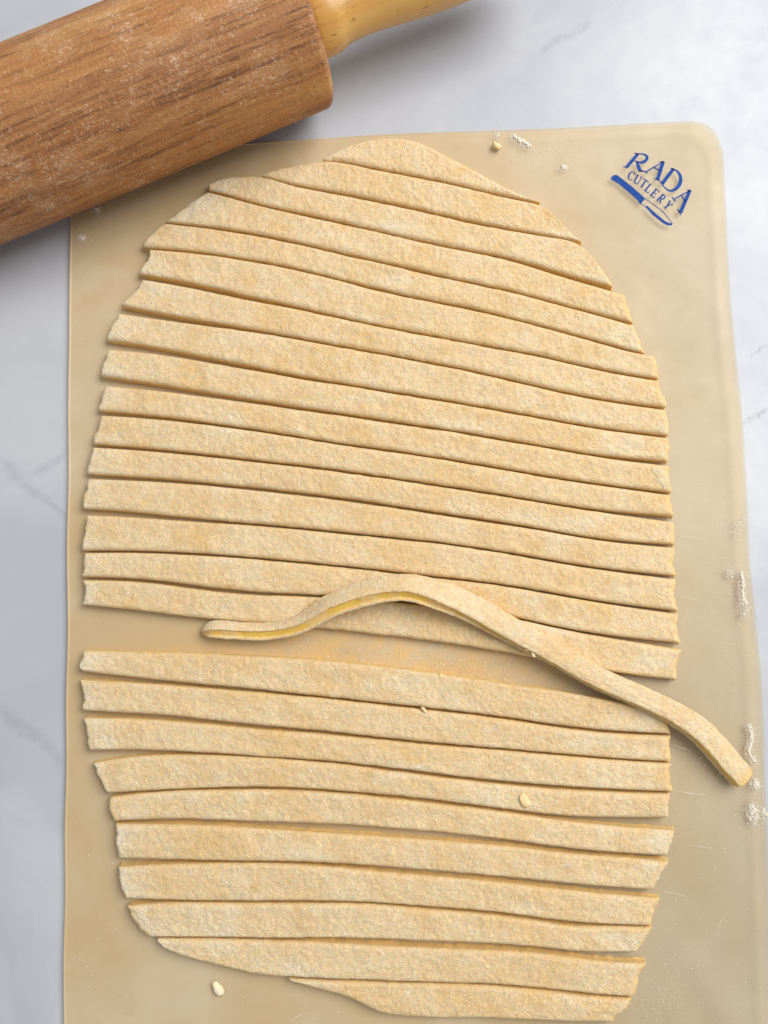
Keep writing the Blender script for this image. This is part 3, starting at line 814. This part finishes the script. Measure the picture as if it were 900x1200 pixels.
# ------------------------------------------------------------------ the loose strip lying across the sheet
def loose_strip():
    #         u,   v,  zbase(mm), width px, thick px, roll
    nodes = [(236, 739.5, .2, 9, 6, 50), (250, 737, .2, 17, 12, 55), (287, 739, .2, 18, 13, 58), (320, 738.5, .6, 18, 13, 57), (350, 731, 2.0, 20, 14, 55), (387, 710, 4.6, 24, 15, 52), (420, 697, 5.6, 27, 15, 50),
             (453, 689, 6.6, 28, 15, 48), (482, 688, 7.0, 29, 15, 44), (512, 696, 6.4, 30, 14, 36), (545, 708, 5.4, 30, 13, 26), (595, 735, 4.8, 28, 12, 15), (650, 765, 4.5, 26, 12, 9), (700, 793.5, 4.4, 25, 12, 7),
             (750, 815.5, 4.4, 25, 12, 7), (790, 835, 4.2, 26, 12, 8), (820, 855, 2.7, 28, 12, 10), (845, 881, .9, 29, 12, 12), (862, 901, .2, 28, 12, 12), (874, 914, .1, 27, 11, 12)]
    n = 420
    nd = np.array(nodes, float)
    cc = smooth_curve(nd, n)
    # world centre line
    zb, w, h, phi = cc[:, 2] / 1000, cc[:, 3] * S * (.97 - .05 * np.clip((cc[:, 0] - 520) / 120, 0, 1)), cc[:, 4] * S, np.radians(cc[:, 5])
    zc = ZM + zb + w / 2 * np.sin(phi) + h / 2 * np.cos(phi)
    pts = P(cc[:, 0], cc[:, 1], zc)
    T = np.gradient(pts, axis=0); T /= np.linalg.norm(T, axis=1)[:, None]
    Z = np.array([0, 0, 1.0])
    Nh = np.cross(Z, T); Nh /= np.linalg.norm(Nh, axis=1)[:, None]      # left of travel: up the picture
    U0 = np.cross(T, Nh)
    c, s = np.cos(phi)[:, None], np.sin(phi)[:, None]
    N = c * Nh - s * U0
    U = s * Nh + c * U0
    # cross-section: rounded rectangle whose cut sides are hollow
    sec, acut = [], []
    m = 18
    def add(x, y, a): sec.append((x, y)); acut.append(a)
    r = .16
    for t in np.linspace(-.5 + r * .45, .5 - r * .45, m): add(t, .5 + .10 * (1 - (2 * t)**2), 0)      # top skin, from -N to +N
    add(.5 - .02, .44, .15); add(.5, .33, .6)
    for y in (.15, 0, -.15): add(.475, y, 1)
    add(.5, -.33, .6); add(.48, -.44, .15)
    for t in np.linspace(.5 - r * .45, -.5 + r * .45, m): add(t, -.5, 0)
    add(-.515, -.50, 0); add(-.56, -.44, 0); add(-.572, -.34, 0); add(-.555, -.28, .1); add(-.52, -.22, .6)
    for y in (-.15, 0, .14, .26): add(-.465, y, 1)
    add(-.48, .35, .9); add(-.497, .41, .3); add(-.487, .46, .05)
    sec = np.array(sec); acut = np.array(acut); k = len(sec)
    V = np.empty((n, k, 3)); A = np.tile(acut, (n, 1))
    ar = np.arange(n)
    for j in range(k):
        x, y = sec[j]
        jx = .035 * fbm(ar * .12, ar * 0 + j * .35, 201) + .03 * fbm(ar * .45, ar * 0 + j * .6, 211)
        jy = .05 * fbm(ar * .07, ar * 0 + j * .25, 221) + .035 * fbm(ar * .4, ar * 0 + j * .5, 231)
        V[:, j] = pts + N * (w * (x + jx * .4))[:, None] + U * (h * (y + jy * .8))[:, None]
    # soften both ends
    for i in range(7):
        f = math.sqrt(1 - (1 - (i + .35) / 7.35)**2)
        for e in (i, n - 1 - i):
            mid = V[e].mean(0)
            ff = f if e < 20 else .62 + .38 * f
            V[e] = mid + (V[e] - mid) * ff
            if e > 20: A[e] = np.maximum(A[e], .85 * (1 - i / 7))
    g = np.arange(n * k).reshape(n, k)
    gn = np.roll(g, -1, 1)
    F = np.stack([g[:-1], gn[:-1], gn[1:], g[1:]], -1).reshape(-1, 4)
    Vf = V.reshape(-1, 3); Vf[:, 2] = np.maximum(Vf[:, 2], ZM + .00005)
    Vf = np.vstack([Vf, V[0].mean(0), V[-1].mean(0)])
    FF = [list(f) for f in F]
    for j in range(k):
        FF.append([n * k, g[0, (j + 1) % k], g[0, j]]); FF.append([n * k + 1, g[-1, j], g[-1, (j + 1) % k]])
    A = A * np.clip(.92 + .25 * fbm(ar * .09, ar * 0 + 3, 251), .8, 1)[:, None]
    A = np.concatenate([A.ravel(), [.3, 1]])
    org = np.array([Vf[:, 0].mean(), Vf[:, 1].mean(), ZM])
    me = mesh_from('loose_dough_strip', Vf - org, FF, DOUGH, {'cut': A, 'dusty': np.where(A < .1, .22, 0)})
    bm = bmesh.new(); bm.from_mesh(me); bmesh.ops.recalc_face_normals(bm, faces=bm.faces); bm.to_mesh(me); bm.free()
    o = link('dough_strip', me, org)
    tag(o, 'loose twisted dough strip lifted out and laid in a wave across the sheet', 'dough strip', 'dough strips cut from the rolled sheet')
    return o


loose = loose_strip()

# ------------------------------------------------------------------ rolling pin
def rolling_pin():
    def plane(a, b):
        n = np.cross(ray(*a), ray(*b)); return n / np.linalg.norm(n)
    n1 = plane((0, 285), (370, 135)); n2 = plane((0, 47), (120, 0))
    ax = np.cross(n1, n2); ax[2] = 0; ax /= np.linalg.norm(ax)
    if ax[0] < 0: ax = -ax
    e = np.array([-ax[1], ax[0], 0])
    q0 = P(185, 92, .04); q0[2] = 0
    ref = P(185, 92, .04)
    s1 = np.sign(n1 @ (ref - CAM)); s2 = np.sign(n2 @ (ref - CAM))
    n1, n2 = n1 * s1, n2 * s2                       # both distances positive inside
    # n.(q0 + p e + (ZM+R) z - C) = R
    M = np.array([[n1 @ e, n1[2] - 1], [n2 @ e, n2[2] - 1]])
    b = -np.array([n1 @ (q0 + [0, 0, ZM] - CAM), n2 @ (q0 + [0, 0, ZM] - CAM)])
    p, R = np.linalg.solve(M, b)
    A0 = q0 + p * e; A0[2] = ZM + R
    print('pin radius', R, 'axis', ax)
    # where the barrel ends
    tgt = P(393, 112, ZM + R * .9)
    xe = (tgt - A0) @ ax
    ang = math.atan2(ax[1], ax[0])
    Lb = .26
    root = bpy.data.objects.new('rolling_pin', None); COL.objects.link(root)
    end = A0 + ax * xe
    root.location = (end[0], end[1], ZM); root.rotation_euler = (0, 0, ang)
    tag(root, 'worn wooden rolling pin with flour in its grain and a pale handle', 'rolling pin')

    def lathe(name, prof, m, seg=112):
        prof = np.array(prof)
        a = np.linspace(0, 2 * math.pi, seg, endpoint=False)
        V = np.stack([np.repeat(prof[:, :1], seg, 1), prof[:, 1:] * np.cos(a), prof[:, 1:] * np.sin(a)], -1).reshape(-1, 3)
        k = len(prof); g = np.arange(k * seg).reshape(k, seg); gn = np.roll(g, -1, 1)
        F = np.stack([g[:-1], g[1:], gn[1:], gn[:-1]], -1).reshape(-1, 4)
        me = mesh_from(name, V, np.ascontiguousarray(F), m)
        bm = bmesh.new(); bm.from_mesh(me); bmesh.ops.remove_doubles(bm, verts=bm.verts, dist=1e-7)
        bmesh.ops.recalc_face_normals(bm, faces=bm.faces); bm.to_mesh(me); bm.free()
        o = link(name, me, (0, 0, R), root)
        return o
    c = .0032
    cap = [(-c + c * math.sin(t), R - c + c * math.cos(t)) for t in np.linspace(0, math.pi / 2, 7)]
    full = [(-Lb - x - 0, r) for x, r in [(0, 0.006)]] + [(-Lb, .006)]
    barrel = [(-Lb, .0), (-Lb, R - c)] + [(-Lb + c - c * math.cos(t), R - c + c * math.sin(t)) for t in np.linspace(.2, math.pi / 2, 6)] + [(x, R) for x in np.linspace(-Lb + .01, -.01, 40)] + cap + [(0, .012), (-.002, .0)]
    lathe('barrel', barrel, PIN_WOOD)
    hp = [(.0006, 0), (.0006, .385), (.0012, .425), (.003, .455), (.0065, .468), (.010, .455), (.0135, .420), (.018, .392), (.023, .385), (.030, .395), (.040, .425), (.052, .455), (.064, .470), (.078, .465), (.090, .43), (.099, .36), (.105, .24), (.107, .1), (.1075, 0)]
    hc = smooth_curve(hp, 70)
    hc[0, 1] = 0; hc[-1, 1] = 0
    hp2 = [(x, max(r, 0) * R) for x, r in hc]
    lathe('handle', hp2, HANDLE_WOOD, 72)
    o = lathe('handle', [(-Lb - x, r) for x, r in hp2], HANDLE_WOOD, 48)
    return R


rolling_pin()

# ------------------------------------------------------------------ crumbs, flour
ICO = None
def ico():
    global ICO
    if ICO is None:
        bm = bmesh.new(); bmesh.ops.create_icosphere(bm, subdivisions=1, radius=1)
        V = np.array([v.co[:] for v in bm.verts]); F = np.array([[v.index for v in f.verts] for f in bm.faces]); bm.free()
        ICO = (V, F)
    return ICO


def grains(items, seed, name, material):
    """items: (x, y, z, size, stretch, angle) in world units -> one mesh of irregular grains"""
    rs = np.random.RandomState(seed)
    iv, jf = ico()
    V, F = [], []
    for i, (x, y, z, s, k, a) in enumerate(items):
        p = iv * (1 + .38 * rs.uniform(-1, 1, (len(iv), 1))) * s
        p = p * np.array([k, 1, .62])
        c, sn = math.cos(a), math.sin(a)
        p = np.column_stack([p[:, 0] * c - p[:, 1] * sn, p[:, 0] * sn + p[:, 1] * c, p[:, 2]])
        V.append(p + [x, y, z + s * .45]); F.append(jf + i * len(iv))
    V = np.vstack(V); F = np.vstack(F)
    return V, F


def clump(pts, n, spread, size, seed, label, name='flour_clump', material=None, group='flour spilled on the pastry mat', cat='flour', pile=1.0):
    rs = np.random.RandomState(seed)
    c = smooth_curve(pts, 50)
    it = []
    for i in range(int(n * 4)):
        q = c[rs.randint(50)]
        u, v = q + rs.normal(0, spread, 2)
        d = np.hypot(u - q[0], v - q[1]) / (spread + 1e-6)
        p = P(u, v, ZM)
        s = size * S * rs.uniform(.18, .62) * (1.2 if d < 1 else .7)
        it.append((p[0], p[1], ZM + max(0, (1.2 - d)) * size * S * .8 * pile * rs.rand(), s, rs.uniform(1, 1.7), rs.uniform(0, 6.28)))
    for i in range(n * 5):
        q = c[rs.randint(50)]
        u, v = q + rs.normal(0, spread * 2.3, 2)
        p = P(u, v, ZM)
        it.append((p[0], p[1], ZM, S * rs.uniform(.10, .34), rs.uniform(1, 2), rs.uniform(0, 6.28)))
    V, F = grains(it, seed + 1, name, material)
    org = np.array([V[:, 0].mean(), V[:, 1].mean(), ZM])
    o = link(name, mesh_from(name, V - org, F, material or FLOUR), org)
    tag(o, label, cat, group)
    return o


clump([(601, 160), (608, 164), (615, 168), (621, 173)], 90, 2.0, 1.7, 1, 'biggest white flour heap at the top edge of the mat')
clump([(582, 157), (583, 160)], 22, 2.0, 1.3, 2, 'small flour speck pile left of the biggest heap')
clump([(658, 195), (663, 198)], 26, 2.4, 1.3, 3, 'faint flour spot between the top flour heap and the blue logo')
clump([(868, 671), (870, 685), (869, 697), (873, 707)], 150, 1.7, 1.4, 4, 'narrow upright ridge of flour by the right edge of the mat', pile=1.6)
clump([(868, 722), (872, 718), (876, 712), (866, 708)], 60, 4.0, 1.0, 5, 'loose flour grains below the narrow flour ridge')
clump([(878, 850), (880, 868), (877, 882), (884, 893)], 150, 2.2, 1.3, 6, 'flour trail above the right end of the loose strip', pile=1.5)
clump([(884, 915), (886, 922)], 60, 2.6, 1.4, 7, 'flour pile touching the tip of the loose strip')
clump([(880, 945), (884, 952), (881, 963)], 110, 4.5, 1.35, 8, 'scattered flour below the tip of the loose strip')
clump([(893, 950), (897, 955)], 24, 3.5, 1.5, 9, 'flour grains at the right picture edge below the loose strip')
clump([(93, 277), (97, 280), (99, 276)], 26, 1.8, 1.5, 10, 'flour crumbs on the top left corner of the mat beside the pin')
clump([(112, 245), (116, 246)], 24, 2.2, 1.4, 11, 'flour crumbs half hidden at the lower side of the rolling pin')
clump([(860, 620), (868, 610), (864, 632)], 34, 5.0, .9, 12, 'thin flour dust above the narrow flour ridge')
clump([(853, 668), (857, 676)], 26, 3.0, 1.1, 13, 'few flour grains left of the narrow flour ridge')


def crumb(u, v, z, lu, lv, ang, seed, label, name='dough_crumb', h=.5, material=None, rough=1.0):
    bm = bmesh.new(); bmesh.ops.create_icosphere(bm, subdivisions=3, radius=1)
    V = np.array([x.co[:] for x in bm.verts]); F = np.array([[q.index for q in f.verts] for f in bm.faces]); bm.free()
    d = 1 + rough * .34 * fbm(V[:, 0] * 1.7 + seed * 3, V[:, 1] * 1.7 + V[:, 2], 301 + seed) +  rough * .16 * fbm(V[:, 0] * 5, V[:, 1] * 5 + V[:, 2] * 4, 311)
    V = V * d[:, None] * np.array([lu, lv, min(lu, lv) * h]) * S
    V[:, 1] += (V[:, 0] / (lu * S))**2 * lv * S * .35
    a = -ang
    c, s = math.cos(a), math.sin(a)
    V = np.column_stack([V[:, 0] * c - V[:, 1] * s, V[:, 0] * s + V[:, 1] * c, V[:, 2]])
    V[:, 2] -= V[:, 2].min()
    p = P(u, v, z)
    o = link(name, mesh_from(name, V, F, material or CRUMB), (p[0], p[1], z))
    tag(o, label, 'crumb', 'dough crumbs and chips')
    return o


crumb(255.5, 1158, ZM, 9.5, 4.5, .75, 1, 'pale dough crumb on the bare mat below the bottom left of the sheet', material=mat_flour('pale_crumb', (.88, .78, .55)))
crumb(614.5, 938, ZM + H - .0002, 8.5, 5.2, 1.0, 2, 'yellow teardrop chip of dough lying on a strip near the right', h=.35, rough=.25)
crumb(624, 766, ZM + H + .0036, 4.4, 2.1, 1.25, 3, 'small curled crumb stuck to the loose strip', h=.8)
crumb(617, 761, ZM + H + .0036, 3.6, 1.4, .2, 4, 'tiny flat crumb beside the curled crumb on the loose strip', h=.8)
crumb(516, 793, ZM + H * .7, 4, 3.2, 1.2, 5, 'droplet of dough hanging on the upper edge of a strip at the long gap', h=.8)
crumb(581, 173, ZM, 5.5, 4.2, .2, 6, 'yellowish crumb left of the white flour heap at the top', h=.8)
crumb(158, 699, ZM + H - .0001, 4.5, 1.0, -1.1, 7, 'thin pale splinter on the strip above the left end of the long gap', h=.9)
crumb(497, 831.5, ZM + H - .0003, 4.5, 2, .9, 10, 'short pale shred on the strip two below the long gap', h=.7)

# fine flour dust all over the mat: countless specks
rs = np.random.RandomState(5)
items = []
def spray(n, fu, fv, smin, smax, z=ZM):
    for _ in range(n):
        u, v = fu(), fv()
        p = P(u, v, z)
        items.append((p[0], p[1], z, S * rs.uniform(smin, smax), rs.uniform(1, 2.4), rs.uniform(0, 3.14)))
spray(82, lambda: rs.uniform(84, 160), lambda: rs.uniform(240, 1190), .2, .55)
spray(121, lambda: rs.uniform(785, 885), lambda: rs.uniform(560, 1190), .2, .6)
spray(80, lambda: rs.normal(640, 30), lambda: rs.normal(180, 16), .2, .6)
spray(49, lambda: rs.uniform(100, 900), lambda: rs.uniform(1130, 1198), .2, .55)
spray(49, lambda: rs.uniform(720, 860), lambda: rs.uniform(160, 560), .15, .45)
spray(60, lambda: rs.normal(862, 12), lambda: rs.normal(720, 60), .2, .65)
spray(66, lambda: rs.normal(770, 22), lambda: rs.normal(1165, 25), .2, .65)
spray(240, lambda: rs.uniform(330, 640), lambda: rs.uniform(742, 800), .25, .7)
V, F = grains(items, 77, 'flour_dust', FLOUR)
o = link('flour_dust', mesh_from('flour_dust', V, F, FLOUR))
tag(o, 'fine flour dust scattered over the pastry mat', 'flour', kind='stuff')

# dry flour fibres rubbed onto the mat in the long gap
def fibres(n, seed):
    rs = np.random.RandomState(seed)
    V, F = [], []
    for i in range(n):
        u = rs.uniform(345, 600); v = 744 + (u - 345) * .11 + rs.uniform(0, 32)
        L = rs.uniform(2, 7); a = rs.normal(1.0, .8); w = rs.uniform(.3, .8)
        k = 5
        t = np.linspace(-.5, .5, k)
        bend = rs.normal(0, 2.2)
        pu = u + np.cos(a) * t * L - np.sin(a) * (t * t) * bend; pv = v + np.sin(a) * t * L + np.cos(a) * (t * t) * bend
        ww = w * (1 - (2 * t)**2 * .8)
        nu, nv = -np.sin(a), np.cos(a)
        b = len(V)
        for q in range(k):
            for sgn, z in ((1, .0), (0, .00022), (-1, .0)):
                p = P(pu[q] + nu * ww[q] * sgn, pv[q] + nv * ww[q] * sgn, ZM + .00002)
                V.append((p[0], p[1], p[2] + z))
        for q in range(k - 1):
            for c in (0, 1):
                F.append([b + q * 3 + c, b + q * 3 + c + 1, b + q * 3 + c + 4, b + q * 3 + c + 3])
    return np.array(V), np.array(F)


V, F = fibres(130, 3)
o = link('flour_residue', mesh_from('flour_residue', V, F, mat_flour('damp_flour', (.74, .56, .32))))
tag(o, 'whitish flour fibres rubbed on the mat in the long gap under the loose strip', 'flour', kind='stuff')

# knife scores on the mat, each filled with a line of flour
for pts, w in (([(792, 628), (815, 631), (833, 633)], .55), ([(793, 700), (812, 702), (830, 707)], .5), ([(788, 872), (798, 876), (810, 880)], .8), ([(791, 927), (808, 929.5), (829, 932)], .7), ([(805, 990), (818, 992), (836, 995)], .4),
               ([(776, 1044), (790, 1047), (806, 1051)], .55), ([(340, 1198), (350, 1190), (360, 1186)], .6), ([(838, 1094), (846, 1078), (852, 1068)], .5)):
    c = smooth_curve(pts, 24); t = np.gradient(c, axis=0); t /= np.linalg.norm(t, axis=1)[:, None]
    nn = np.stack([-t[:, 1], t[:, 0]], -1)
    rs2 = np.random.RandomState(int(pts[0][1]))
    ww = .42 * w * np.sin(np.linspace(.1, math.pi - .1, 24)) * rs2.uniform(.4, 1.2, 24)
    rows = []
    for k, z in ((1, .00001), (0, .00012), (-1, .00001)):
        q = c + nn * (ww * k)[:, None]
        p = P(q[:, 0], q[:, 1], np.full(24, ZM + .00001)); p[:, 2] = ZM + z; rows.append(p)
    F = np.array([[r * 24 + i, r * 24 + i + 1, (r + 1) * 24 + i + 1, (r + 1) * 24 + i] for r in range(2) for i in range(23)])
    link('knife_score', mesh_from('knife_score', np.vstack(rows), F, FLOUR), parent=mat)
